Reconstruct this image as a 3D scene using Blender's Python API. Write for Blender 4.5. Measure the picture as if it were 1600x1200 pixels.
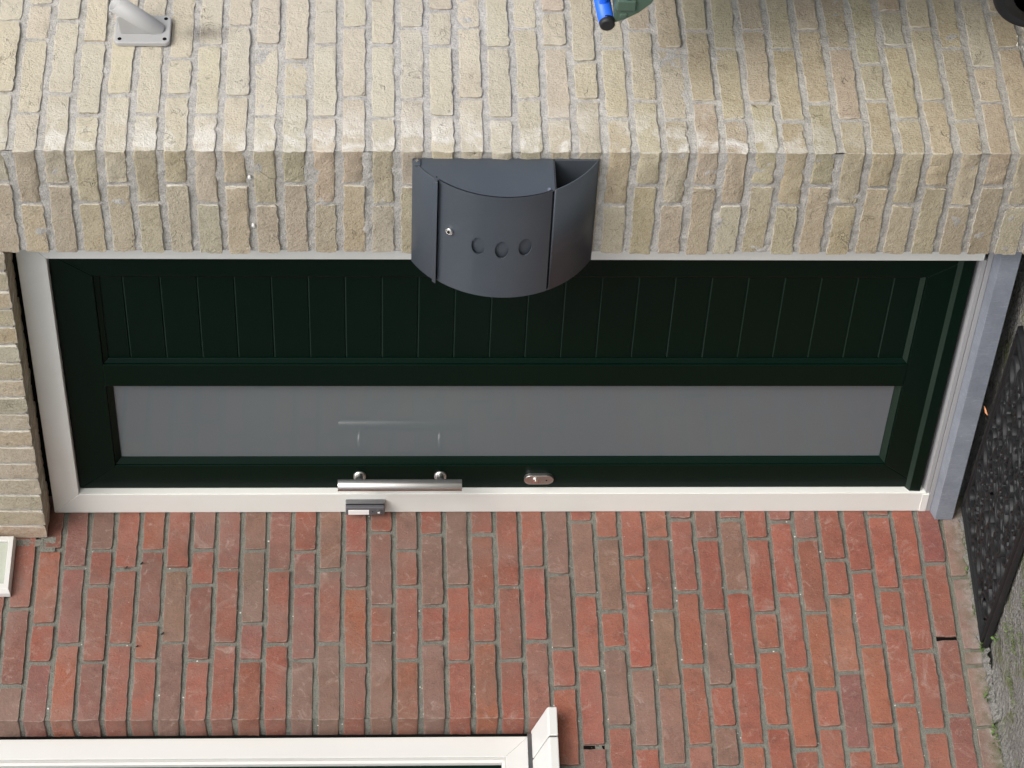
import bpy, bmesh, math, random
from mathutils import Vector, Matrix, noise, Euler

for o in list(bpy.data.objects):
    bpy.data.objects.remove(o, do_unlink=True)
scene = bpy.context.scene
COL = scene.collection
R = math.radians

# ------------------------------------------------------------------ camera (photograph lies on its side: camera rolled 90 degrees)
F_ = Vector((-0.7676, 0.6392, -0.0469)); R_ = Vector((0.6399, 0.7684, 0.0)); U_ = Vector((-0.0360, 0.0300, 0.9989))
cam = bpy.data.cameras.new('camera'); cam_o = bpy.data.objects.new('camera', cam); COL.objects.link(cam_o)
xa, ya, za = -U_, R_, -F_
m = Matrix(((xa.x, ya.x, za.x, 5.522), (xa.y, ya.y, za.y, -4.1599), (xa.z, ya.z, za.z, 1.4659), (0, 0, 0, 1)))
cam_o.matrix_world = m
cam.sensor_fit = 'HORIZONTAL'; cam.sensor_width = 36.0; cam.lens = 4320.2 / 1600 * 36.0
cam.clip_start = 0.05; cam.clip_end = 2000
scene.camera = cam_o

# ------------------------------------------------------------------ sky, sun, exposure (bright overcast)
SUN_DIR = Vector((0.74, -0.41, 0.70)).normalized()
elev = math.asin(SUN_DIR.z); azim = math.atan2(SUN_DIR.x, SUN_DIR.y)
world = bpy.data.worlds.new('World'); scene.world = world; world.use_nodes = True
wn = world.node_tree.nodes; wl = world.node_tree.links
bg = wn['Background']; sky = wn.new('ShaderNodeTexSky'); sky.sky_type = 'NISHITA'; sky.sun_disc = False
sky.sun_elevation = elev; sky.sun_rotation = azim; sky.dust_density = 3.0; sky.air_density = 1.0
hs = wn.new('ShaderNodeHueSaturation'); hs.inputs['Saturation'].default_value = 0.35
wl.new(sky.outputs[0], hs.inputs['Color']); wl.new(hs.outputs[0], bg.inputs['Color'])
bg.inputs['Strength'].default_value = 0.15
sun = bpy.data.lights.new('sun', 'SUN'); sun.energy = 1.5; sun.angle = R(40); sun.color = (1.0, 0.97, 0.93)
sun_o = bpy.data.objects.new('sun', sun); COL.objects.link(sun_o)
sun_o.rotation_euler = SUN_DIR.to_track_quat('Z', 'Y').to_euler()
scene.view_settings.view_transform = 'Standard'; scene.view_settings.look = 'None'
scene.view_settings.gamma = 1.0; scene.view_settings.use_curve_mapping = False
scene.view_settings.exposure = 0.52

# ------------------------------------------------------------------ materials
def sr(r, g, b):
    f = lambda c: (c / 255 / 12.92) if c <= 10 else ((c / 255 + 0.055) / 1.055) ** 2.4
    return (f(r), f(g), f(b), 1)

class NT:
    def __init__(s, name):
        s.m = bpy.data.materials.new(name); s.m.use_nodes = True
        s.n = s.m.node_tree.nodes; s.l = s.m.node_tree.links; s.b = s.n['Principled BSDF']
    def node(s, t, **kw):
        x = s.n.new(t)
        for k, v in kw.items(): setattr(x, k, v)
        return x
    def link(s, a, b): s.l.new(a, b)
    def pos(s, rnd=True):
        g = s.node('ShaderNodeNewGeometry')
        if not rnd: return g.outputs['Position']
        oi = s.node('ShaderNodeObjectInfo'); mu = s.math('MULTIPLY', oi.outputs['Random'], 37.0)
        cb = s.node('ShaderNodeCombineXYZ'); s.link(mu, cb.inputs[0]); s.link(mu, cb.inputs[1]); s.link(mu, cb.inputs[2])
        a = s.node('ShaderNodeVectorMath', operation='ADD'); s.link(g.outputs['Position'], a.inputs[0]); s.link(cb.outputs[0], a.inputs[1])
        return a.outputs[0]
    def math(s, op, a, b=None, clamp=False):
        x = s.node('ShaderNodeMath', operation=op); x.use_clamp = clamp
        for i, v in ((0, a), (1, b)):
            if v is None: continue
            if isinstance(v, (int, float)): x.inputs[i].default_value = v
            else: s.link(v, x.inputs[i])
        return x.outputs[0]
    def noise(s, vec, scale, detail=4, rough=0.6, dist=0.0):
        x = s.node('ShaderNodeTexNoise'); s.link(vec, x.inputs['Vector'])
        x.inputs['Scale'].default_value = scale; x.inputs['Detail'].default_value = detail
        x.inputs['Roughness'].default_value = rough; x.inputs['Distortion'].default_value = dist
        return x.outputs['Fac']
    def vor(s, vec, scale, feature='F1', out='Distance', rnd=1.0):
        x = s.node('ShaderNodeTexVoronoi', feature=feature); s.link(vec, x.inputs['Vector'])
        x.inputs['Scale'].default_value = scale; x.inputs['Randomness'].default_value = rnd
        return x.outputs[out]
    def ramp(s, fac, stops):
        x = s.node('ShaderNodeValToRGB'); s.link(fac, x.inputs[0]); e = x.color_ramp.elements
        while len(e) < len(stops): e.new(0.5)
        for i, (p, c) in enumerate(stops):
            e[i].position = p; e[i].color = c if isinstance(c, tuple) else (c, c, c, 1)
        return x.outputs['Color']
    def maprange(s, v, a, b, c=0.0, d=1.0):
        x = s.node('ShaderNodeMapRange'); s.link(v, x.inputs[0])
        for i, q in enumerate((a, b, c, d)): x.inputs[i + 1].default_value = q
        x.clamp = True
        return x.outputs[0]
    def mix(s, fac, a, b, mode='MIX'):
        x = s.node('ShaderNodeMix', data_type='RGBA', blend_type=mode)
        for i, v in ((0, fac), (6, a), (7, b)):
            if isinstance(v, (int, float)): x.inputs[i].default_value = v
            elif isinstance(v, tuple): x.inputs[i].default_value = v
            else: s.link(v, x.inputs[i])
        return x.outputs[2]
    def bump(s, h, strength, dist, prev=None):
        x = s.node('ShaderNodeBump'); s.link(h, x.inputs['Height'])
        x.inputs['Strength'].default_value = strength; x.inputs['Distance'].default_value = dist
        if prev is not None: s.link(prev, x.inputs['Normal'])
        return x.outputs[0]
    def done(s, col=None, rough=None, normal=None, metal=None, spec=None):
        for k, v in (('Base Color', col), ('Roughness', rough), ('Normal', normal), ('Metallic', metal), ('Specular IOR Level', spec)):
            if v is None: continue
            if isinstance(v, (int, float, tuple)): s.b.inputs[k].default_value = v
            else: s.link(v, s.b.inputs[k])
        return s.m

def sep(t, p):
    x = t.node('ShaderNodeSeparateXYZ'); t.link(p, x.inputs[0]); return x.outputs

def mat_brick(name, yellow):
    t = NT(name); p = t.pos(); oi = t.node('ShaderNodeObjectInfo'); base = oi.outputs['Color']
    big = t.noise(p, 11, 4, 0.6, 0.5); mid = t.noise(p, 75, 5, 0.7); fine = t.noise(p, 240, 4, 0.8); grit = t.noise(p, 520, 2, 0.7)
    wp = t.pos(False); sx = sep(t, wp)
    ra = t.node('ShaderNodeAttribute', attribute_name='rim').outputs['Fac']
    mul = lambda c_, k: t.mix(1.0, c_, k, 'MULTIPLY')
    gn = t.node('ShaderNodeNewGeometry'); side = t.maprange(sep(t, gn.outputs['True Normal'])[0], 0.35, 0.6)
    if yellow:
        c = t.mix(t.maprange(big, 0.35, 0.65), base, mul(base, (0.86, 0.835, 0.80, 1)))
        c = t.mix(t.maprange(mid, 0.42, 0.75, 0, 0.45), c, (0.55, 0.49, 0.38, 1))
        c = t.mix(t.maprange(t.noise(p, 40, 5, 0.75), 0.55, 0.72, 0, 0.45), c, (0.31, 0.275, 0.225, 1))
        c = t.mix(t.maprange(fine, 0.50, 0.64, 0, 0.75), c, mul(c, (0.62, 0.58, 0.52, 1)))
        c = t.mix(t.maprange(grit, 0.55, 0.68, 0, 0.5), c, (0.64, 0.60, 0.50, 1))
        # white bloom on the bricks next to the outer corner, on the side face
        e1 = t.maprange(sx[1], -0.02, 0.085, 1, 0); e0 = side
        en = t.maprange(t.noise(wp, 15, 4, 0.6, 0.6), 0.46, 0.60); zz = t.maprange(sx[2], 0.35, 0.75)
        eff = t.math('MULTIPLY', t.math('MULTIPLY', t.math('MULTIPLY', e1, e0), en), zz)
        c = t.mix(t.math('MULTIPLY', eff, 0.75), c, (0.74, 0.73, 0.71, 1))
        # broad pale lime veil that also paints stronger light onto the upper side face
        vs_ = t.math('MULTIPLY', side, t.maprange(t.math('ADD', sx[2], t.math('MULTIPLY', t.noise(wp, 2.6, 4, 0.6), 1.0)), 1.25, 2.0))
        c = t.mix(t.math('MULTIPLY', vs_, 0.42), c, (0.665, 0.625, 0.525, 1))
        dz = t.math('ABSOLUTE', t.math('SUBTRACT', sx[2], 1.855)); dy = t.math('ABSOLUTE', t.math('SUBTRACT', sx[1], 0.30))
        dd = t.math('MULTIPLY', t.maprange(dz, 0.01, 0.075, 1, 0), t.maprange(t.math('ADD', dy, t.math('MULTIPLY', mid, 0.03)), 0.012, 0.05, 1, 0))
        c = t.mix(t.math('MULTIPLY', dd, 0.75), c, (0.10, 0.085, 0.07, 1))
        so = t.math('MULTIPLY', t.maprange(t.math('ADD', sx[2], t.math('MULTIPLY', t.noise(wp, 5, 4), 0.6)), 0.35, 1.1, 1, 0), 0.5)  # lower bricks darkened: part grime, part shade painted into the colour
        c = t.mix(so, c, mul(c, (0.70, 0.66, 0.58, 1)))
        cr = t.noise(p, 19, 3, 0.5, 1.0); crease = t.maprange(t.math('ABSOLUTE', t.math('SUBTRACT', cr, 0.5)), 0.0, 0.013, 0, 1)
        crease = t.math('MAXIMUM', crease, t.math('SUBTRACT', 1.0, t.maprange(t.noise(p, 13, 2), 0.58, 0.62)))
        c = t.mix(t.math('MULTIPLY', t.math('SUBTRACT', 1.0, crease), 0.3), c, (0.20, 0.17, 0.13, 1))
        c = t.mix(t.math('MULTIPLY', t.math('MULTIPLY', ra, t.maprange(mid, 0.40, 0.56)), 0.7), c, (0.58, 0.55, 0.49, 1))
        h = t.math('ADD', t.math('ADD', mid, t.math('MULTIPLY', fine, 0.8)), t.math('ADD', t.math('MULTIPLY', crease, 0.6), t.math('MULTIPLY', t.noise(p, 40, 5, 0.75), 0.9)))
        return t.done(c, 0.95, t.bump(h, 0.9, 0.0048), spec=0.10)
    c = t.mix(t.maprange(big, 0.3, 0.7), base, mul(base, (0.80, 0.80, 0.82, 1)))
    c = t.mix(t.maprange(mid, 0.48, 0.8, 0, 0.4), c, (0.32, 0.16, 0.115, 1))
    c = t.mix(t.maprange(fine, 0.50, 0.64, 0, 0.7), c, mul(c, (0.64, 0.62, 0.62, 1)))
    c = t.mix(t.maprange(t.noise(p, 26, 5, 0.7, 0.4), 0.50, 0.66, 0, 0.6), c, mul(c, (0.68, 0.72, 0.76, 1)))
    c = t.mix(t.maprange(grit, 0.58, 0.70, 0, 0.45), c, (0.36, 0.24, 0.195, 1))
    # broad weathering that runs across bricks: brown-grey soot, then pale dirt
    w1 = t.math('MULTIPLY', t.maprange(t.noise(wp, 3.1, 6, 0.65, 0.8), 0.46, 0.66, 0, 0.6), t.maprange(sx[2], 0.5, 1.6, 0.35, 1.0))
    c = t.mix(w1, c, (0.165, 0.108, 0.085, 1))
    c = t.mix(t.maprange(t.noise(wp, 8.0, 6, 0.75, 1.4), 0.56, 0.70, 0, 0.5), c, (0.36, 0.27, 0.235, 1))
    # grey lime haze in patches and scum streaks
    c = t.mix(t.math('MULTIPLY', t.maprange(t.noise(wp, 4.5, 4, 0.6, 0.5), 0.42, 0.70, 0.05, 0.65), t.maprange(sx[2], 0.7, 1.5, 0.3, 1.0)), c, (0.245, 0.165, 0.14, 1))
    st = t.maprange(t.noise(p, 30, 5, 0.8, 1.0), 0.57, 0.74, 0, 0.55)
    c = t.mix(st, c, (0.42, 0.34, 0.30, 1))
    pit = t.math('MULTIPLY', t.maprange(t.vor(p, 38), 0.0, 0.055, 1, 0), t.maprange(t.noise(p, 30, 2), 0.52, 0.55))
    c = t.mix(t.math('MULTIPLY', pit, 0.85), c, (0.05, 0.03, 0.025, 1))
    wsp = t.math('MULTIPLY', t.maprange(t.vor(p, 62), 0.0, 0.10, 1, 0), t.maprange(t.noise(p, 22, 2), 0.60, 0.62))
    c = t.mix(t.math('MULTIPLY', wsp, 0.8), c, (0.62, 0.58, 0.54, 1))
    # lime left on the arrises
    c = t.mix(t.math('MULTIPLY', t.math('MULTIPLY', ra, t.maprange(mid, 0.40, 0.56)), 0.5), c, (0.33, 0.285, 0.235, 1))
    gm = t.math('MULTIPLY', t.maprange(t.math('ADD', sx[2], t.math('MULTIPLY', t.noise(wp, 20, 4), 0.06)), 0.045, 0.085, 1, 0), 0.85)
    c = t.mix(gm, c, t.mix(t.maprange(t.noise(wp, 22, 5), 0.45, 0.62), (0.27, 0.235, 0.21, 1), (0.13, 0.13, 0.085, 1)))
    c = t.mix(t.math('MULTIPLY', gm, t.maprange(t.noise(wp, 60, 5, 0.8), 0.52, 0.68, 0, 0.8)), c, (0.40, 0.37, 0.34, 1))
    h = t.math('ADD', t.math('MULTIPLY', mid, 0.9), t.math('SUBTRACT', t.math('MULTIPLY', fine, 0.6), t.math('MULTIPLY', pit, 1.2)))
    return t.done(c, 0.85, t.bump(h, 0.8, 0.0035), spec=0.2)

def mat_mortar(name, yellow):
    t = NT(name); p = t.pos(False); sx = sep(t, p)
    a = t.noise(p, 60, 5, 0.7); f = t.noise(p, 300, 3, 0.8); g = t.noise(p, 5, 3, 0.6)
    if yellow:
        c = t.mix(t.maprange(a, 0.3, 0.7), (0.36, 0.345, 0.32, 1), (0.60, 0.58, 0.545, 1))
        c = t.mix(t.maprange(f, 0.50, 0.66, 0, 0.6), c, (0.22, 0.205, 0.19, 1))
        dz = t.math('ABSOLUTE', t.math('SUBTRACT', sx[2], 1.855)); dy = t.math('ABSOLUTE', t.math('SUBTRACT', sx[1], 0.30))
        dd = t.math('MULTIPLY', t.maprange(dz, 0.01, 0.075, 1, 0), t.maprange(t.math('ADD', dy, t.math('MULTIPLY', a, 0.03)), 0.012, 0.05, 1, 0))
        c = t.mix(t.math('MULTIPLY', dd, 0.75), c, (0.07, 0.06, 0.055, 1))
        so = t.math('MULTIPLY', t.maprange(t.math('ADD', sx[2], t.math('MULTIPLY', t.noise(p, 5, 4), 0.6)), 0.35, 1.0, 1, 0), 0.5)  # matching lower darkening of the joints, grime together with painted shade
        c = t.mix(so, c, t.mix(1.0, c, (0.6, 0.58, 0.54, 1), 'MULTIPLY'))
        sp, spm = 90, 0.58
    else:
        c = t.mix(a, (0.135, 0.138, 0.118, 1), (0.30, 0.295, 0.258, 1))
        c = t.mix(t.maprange(f, 0.50, 0.66, 0, 0.6), c, (0.09, 0.088, 0.075, 1))
        gm = t.math('MULTIPLY', t.maprange(t.math('ADD', sx[2], t.math('MULTIPLY', g, 0.12)), 0.08, 0.14, 1, 0), 0.6)
        c = t.mix(gm, c, (0.16, 0.17, 0.10, 1))
        sp, spm = 48, 0.50
    # shell and flint specks in the sand
    v = t.maprange(t.vor(p, sp), 0.0, 0.14, 1, 0); vm = t.maprange(t.noise(p, 35, 2), spm, spm + 0.03)
    spk = t.math('MULTIPLY', t.maprange(v, 0.2, 0.4), vm)
    c = t.mix(spk, c, (0.75, 0.74, 0.70, 1))
    h = t.math('ADD', a, t.math('MULTIPLY', f, 0.6))
    return t.done(c, 0.95, t.bump(h, 1.0, 0.006), spec=0.15)

def mat_paint(name, col, rough, dirt=0.0, bumpy=0.0, spec=0.5, dcol=(0.25, 0.22, 0.18, 1)):
    t = NT(name); p = t.pos(False)
    n1 = t.noise(p, 3.5, 5, 0.65); n2 = t.noise(p, 180, 3, 0.6)
    c = t.mix(t.maprange(n1, 0.45, 0.75, 0, dirt), col, dcol)
    sp = t.math('MULTIPLY', t.maprange(t.vor(p, 60), 0, 0.05, 1, 0), t.maprange(t.noise(p, 25, 2), 0.60, 0.63))
    c = t.mix(t.math('MULTIPLY', sp, min(1, dirt * 2.5)), c, dcol)
    rr = t.maprange(n1, 0.3, 0.7, rough * 0.85, min(1, rough * 1.25))
    nb = t.bump(n2, bumpy, 0.0004) if bumpy else None
    return t.done(c, rr, nb, spec=spec)

def mat_metal(name, col, rough, streak=None):
    t = NT(name); p = t.pos(False)
    if streak:
        mp = t.node('ShaderNodeVectorMath', operation='MULTIPLY'); t.link(p, mp.inputs[0]); mp.inputs[1].default_value = streak
        p2 = mp.outputs[0]
    else: p2 = p
    n = t.noise(p2, 60, 4, 0.6)
    c = t.mix(t.maprange(n, 0.4, 0.7, 0, 0.35), col, tuple(x * 0.7 for x in col[:3]) + (1,))
    return t.done(c, t.maprange(n, 0.3, 0.7, rough * 0.8, rough * 1.25), t.bump(n, 0.15, 0.0003), metal=1.0)

M = {}
M['ybrick'] = mat_brick('yellow_brick', True); M['rbrick'] = mat_brick('red_brick', False)
M['ymortar'] = mat_mortar('pale_mortar', True); M['rmortar'] = mat_mortar('grey_mortar', False)
M['cream'] = mat_paint('cream_paint', (0.74, 0.748, 0.712, 1), 0.38, 0.16, 0.0, 0.5, (0.45, 0.42, 0.36, 1))
M['white'] = mat_paint('white_paint', (0.62, 0.615, 0.595, 1), 0.38, 0.14, 0.0, 0.5, (0.42, 0.40, 0.36, 1))
M['green'] = mat_paint('dark_green_paint', (0.0010, 0.0078, 0.0048, 1), 0.38, 0.03, 0.35, 0.10, (0.006, 0.014, 0.010, 1))
M['painted_glint'] = mat_paint('painted_green_glint', (0.011, 0.024, 0.017, 1), 0.5, 0.5, 0.0, 0.2, (0.022, 0.034, 0.027, 1))  # lighter green that paints the sky highlight onto upward edges
M['anth'] = mat_paint('anthracite_powder_coat', (0.050, 0.060, 0.074, 1), 0.42, 0.30, 0.5, 0.42, (0.085, 0.092, 0.10, 1))
M['anth_in'] = mat_paint('anthracite_inside', (0.018, 0.022, 0.028, 1), 0.5, 0.1, 0.3)
M['steel'] = mat_metal('brushed_steel', (0.60, 0.59, 0.575, 1), 0.36, (1, 1, 0.05))
M['chrome'] = mat_metal('bright_screw', (0.75, 0.75, 0.74, 1), 0.2)
M['alu'] = mat_paint('grey_anodised_profile', (0.33, 0.335, 0.345, 1), 0.4, 0.12, 0.0, 0.5, (0.2, 0.2, 0.2, 1))
M['cast'] = mat_paint('cast_aluminium', (0.36, 0.36, 0.358, 1), 0.45, 0.4, 0.8, 0.5, (0.30, 0.29, 0.28, 1))
M['black'] = mat_paint('black_plastic', (0.012, 0.012, 0.013, 1), 0.45, 0.1, 0.4, 0.4, (0.04, 0.04, 0.04, 1))
M['dark'] = mat_paint('black_void', (0.004, 0.004, 0.004, 1), 0.9, 0.0, 0.0, 0.1)
M['bluep'] = mat_paint('blue_plastic', (0.015, 0.13, 0.72, 1), 0.35, 0.06, 0.5, 0.5, (0.2, 0.3, 0.5, 1))
M['greenp'] = mat_paint('grey_green_plastic', (0.06, 0.105, 0.075, 1), 0.42, 0.2, 0.6, 0.4, (0.12, 0.14, 0.12, 1))
M['lampglass'] = mat_paint('frosted_lamp_panel', (0.43, 0.46, 0.39, 1), 0.25, 0.08, 0.0)
M['label'] = mat_paint('white_label', (0.82, 0.82, 0.82, 1), 0.4, 0.0, 0.0)
M['bellgrey'] = mat_metal('bell_housing', (0.30, 0.30, 0.31, 1), 0.38)
M['belldark'] = mat_paint('bell_front', (0.10, 0.10, 0.11, 1), 0.4, 0.05, 0.0)

def mat_glass_frosted():
    t = NT('frosted_glass'); p = t.pos(False); n = t.noise(p, 1.6, 3, 0.5)
    c = t.mix(t.maprange(n, 0.35, 0.65), (0.108, 0.126, 0.140, 1), (0.120, 0.142, 0.148, 1))
    t.b.inputs['Coat Weight'].default_value = 0.8; t.b.inputs['Coat Roughness'].default_value = 0.02
    return t.done(c, 0.7, None, spec=0.2)
M['frost'] = mat_glass_frosted()
def mat_glass_clear():
    t = NT('window_glass'); t.b.inputs['Transmission Weight'].default_value = 1.0
    return t.done((0.92, 0.95, 0.94, 1), 0.0)
M['glass'] = mat_glass_clear()
def mat_stone():
    t = NT('blue_stone'); p = t.pos(False); a = t.noise(p, 9, 5, 0.65); f = t.noise(p, 160, 4, 0.7)
    mp = t.node('ShaderNodeVectorMath', operation='MULTIPLY'); t.link(p, mp.inputs[0]); mp.inputs[1].default_value = (6, 1, 1)
    sc = t.maprange(t.noise(mp.outputs[0], 40, 4, 0.75, 0.5), 0.56, 0.68, 0, 0.45)
    c = t.mix(t.maprange(a, 0.3, 0.7), (0.17, 0.19, 0.225, 1), (0.25, 0.275, 0.32, 1))
    c = t.mix(t.maprange(f, 0.5, 0.75, 0, 0.4), c, (0.12, 0.13, 0.155, 1))
    c = t.mix(sc, c, (0.38, 0.40, 0.44, 1))
    return t.done(c, 0.5, t.bump(f, 0.3, 0.001), spec=0.45)
M['stone'] = mat_stone()
def mat_ground():
    t = NT('weathered_concrete'); p = t.pos(False)
    a = t.noise(p, 7, 6, 0.7); g = t.vor(p, 85); f = t.noise(p, 190, 5, 0.8); mo = t.noise(p, 9, 5, 0.65, 0.6)
    c = t.mix(a, (0.16, 0.156, 0.145, 1), (0.36, 0.35, 0.325, 1))
    c = t.mix(t.maprange(f, 0.46, 0.62, 0, 0.8), c, (0.11, 0.107, 0.10, 1))
    c = t.mix(t.maprange(g, 0.0, 0.25, 0.55, 0), c, (0.45, 0.44, 0.41, 1))
    c = t.mix(t.maprange(mo, 0.53, 0.64, 0, 0.7), c, (0.12, 0.135, 0.05, 1))
    h = t.math('ADD', t.math('ADD', a, t.math('MULTIPLY', f, 0.5)), t.math('MULTIPLY', g, 0.8))
    return t.done(c, 0.93, t.bump(h, 1.0, 0.012), spec=0.2)
M['ground'] = mat_ground()
def mat_rubber():
    t = NT('black_rubber'); p = t.pos(False); a = t.noise(p, 30, 4, 0.7); f = t.noise(p, 260, 3, 0.7)
    c = t.mix(a, (0.006, 0.0068, 0.0075, 1), (0.018, 0.019, 0.0205, 1))
    c = t.mix(t.maprange(t.noise(p, 14, 5, 0.7), 0.58, 0.75, 0, 0.4), c, (0.05, 0.05, 0.046, 1))
    return t.done(c, t.maprange(a, 0.3, 0.7, 0.4, 0.6), t.bump(f, 0.4, 0.001), spec=0.25)
M['rubber'] = mat_rubber()
def mat_leaf(name, c1, c2):
    t = NT(name); p = t.pos(False); a = t.noise(p, 120, 4)
    t.b.inputs['Subsurface Weight'].default_value = 0.0
    return t.done(t.mix(a, c1, c2), 0.5, None, spec=0.4)
M['weed'] = mat_leaf('weed_leaf', (0.055, 0.115, 0.02, 1), (0.13, 0.21, 0.06, 1))
M['moss'] = mat_leaf('moss', (0.05, 0.085, 0.02, 1), (0.13, 0.17, 0.05, 1))
M['dryleaf'] = mat_leaf('dry_leaf', (0.55, 0.22, 0.10, 1), (0.65, 0.32, 0.16, 1))
M['petal'] = mat_leaf('small_petal', (0.75, 0.75, 0.68, 1), (0.8, 0.8, 0.75, 1))

# ------------------------------------------------------------------ mesh helpers
class MB:
    def __init__(s): s.v = []; s.f = []; s.sm = []
    def add(s, vs, fs, smooth=False):
        b = len(s.v); s.v += [tuple(q) for q in vs]
        s.f += [tuple(i + b for i in q) for q in fs]; s.sm += [smooth] * len(fs); return s
    def box(s, x0, x1, y0, y1, z0, z1):
        vs = [(x, y, z) for z in (z0, z1) for y in (y0, y1) for x in (x0, x1)]
        return s.add(vs, [(0, 2, 3, 1), (4, 5, 7, 6), (0, 1, 5, 4), (2, 6, 7, 3), (0, 4, 6, 2), (1, 3, 7, 5)])
    def prism(s, prof, fn, t0, t1, smooth=False):
        """profile (a,b) list, fn(a,b,t) -> xyz; extruded t0..t1 with end caps"""
        n = len(prof); vs = [fn(a, b, t0) for a, b in prof] + [fn(a, b, t1) for a, b in prof]
        s.add(vs, [(i, (i + 1) % n, n + (i + 1) % n, n + i) for i in range(n)], smooth)
        s.add(vs[:n], [tuple(range(n))]); s.add(vs[n:], [tuple(range(n))]); return s
    def tube(s, pts, rad, n=16, caps=True, smooth=True, flat=1.0):
        pts = [Vector(p) for p in pts]; rings = []; prev = None
        for i, p in enumerate(pts):
            d = ((pts[i + 1] if i + 1 < len(pts) else p) - (pts[i - 1] if i > 0 else p)).normalized()
            if prev is None:
                a = d.cross(Vector((0, 0, 1)))
                if a.length < 1e-3: a = d.cross(Vector((1, 0, 0)))
                a.normalize()
            else: a = (prev - d * prev.dot(d)).normalized()
            prev = a; b = d.cross(a); r = rad[i] if isinstance(rad, (list, tuple)) else rad
            rings.append([p + a * math.cos(t) * r + b * math.sin(t) * r * flat for t in [2 * math.pi * k / n for k in range(n)]])
        vs = [q for r in rings for q in r]
        fs = [(i * n + k, i * n + (k + 1) % n, (i + 1) * n + (k + 1) % n, (i + 1) * n + k) for i in range(len(rings) - 1) for k in range(n)]
        s.add(vs, fs, smooth)
        if caps: s.add(rings[0], [tuple(range(n))[::-1]]); s.add(rings[-1], [tuple(range(n))])
        return s
    def disc(s, c, nrm, r, n=24, h=0.0):
        c = Vector(c); nrm = Vector(nrm).normalized(); return s.tube([c, c + nrm * max(h, 1e-4)], r, n, True, False)
    def mesh(s, name):
        me = bpy.data.meshes.new(name); me.from_pydata(s.v, [], s.f)
        me.polygons.foreach_set('use_smooth', s.sm); 
        bm = bmesh.new(); bm.from_mesh(me); bmesh.ops.recalc_face_normals(bm, faces=bm.faces); bm.to_mesh(me); bm.free()
        me.update(); return me
    def build(s, name, mat, parent=None, bevel=0.0, seg=2, weld=True):
        me = s.mesh(name)
        if weld:
            bm = bmesh.new(); bm.from_mesh(me); bmesh.ops.remove_doubles(bm, verts=bm.verts, dist=1e-5)
            bmesh.ops.recalc_face_normals(bm, faces=bm.faces); bm.to_mesh(me); bm.free()
        o = link(name, me, mat, parent)
        if bevel:
            bv = o.modifiers.new('bevel', 'BEVEL'); bv.width = bevel; bv.segments = seg; bv.limit_method = 'ANGLE'; bv.angle_limit = R(35)
        return o

def link(name, me, mat, parent=None):
    o = bpy.data.objects.new(name, me); COL.objects.link(o)
    if mat is not None and not me.materials: me.materials.append(M[mat])
    if parent is not None:
        o.parent = parent; o.matrix_parent_inverse = parent.matrix_basis.inverted()
    return o
def thing(name, label, cat, loc=(0, 0, 0), group=None):
    o = bpy.data.objects.new(name, None); COL.objects.link(o); o.location = loc; o.empty_display_size = 0.1
    o['label'] = label; o['category'] = cat
    if group: o['group'] = group
    return o
def tag(o, label=None, cat=None, group=None, kind=None):
    for k, v in (('label', label), ('category', cat), ('group', group), ('kind', kind)):
        if v: o[k] = v
    return o

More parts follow.
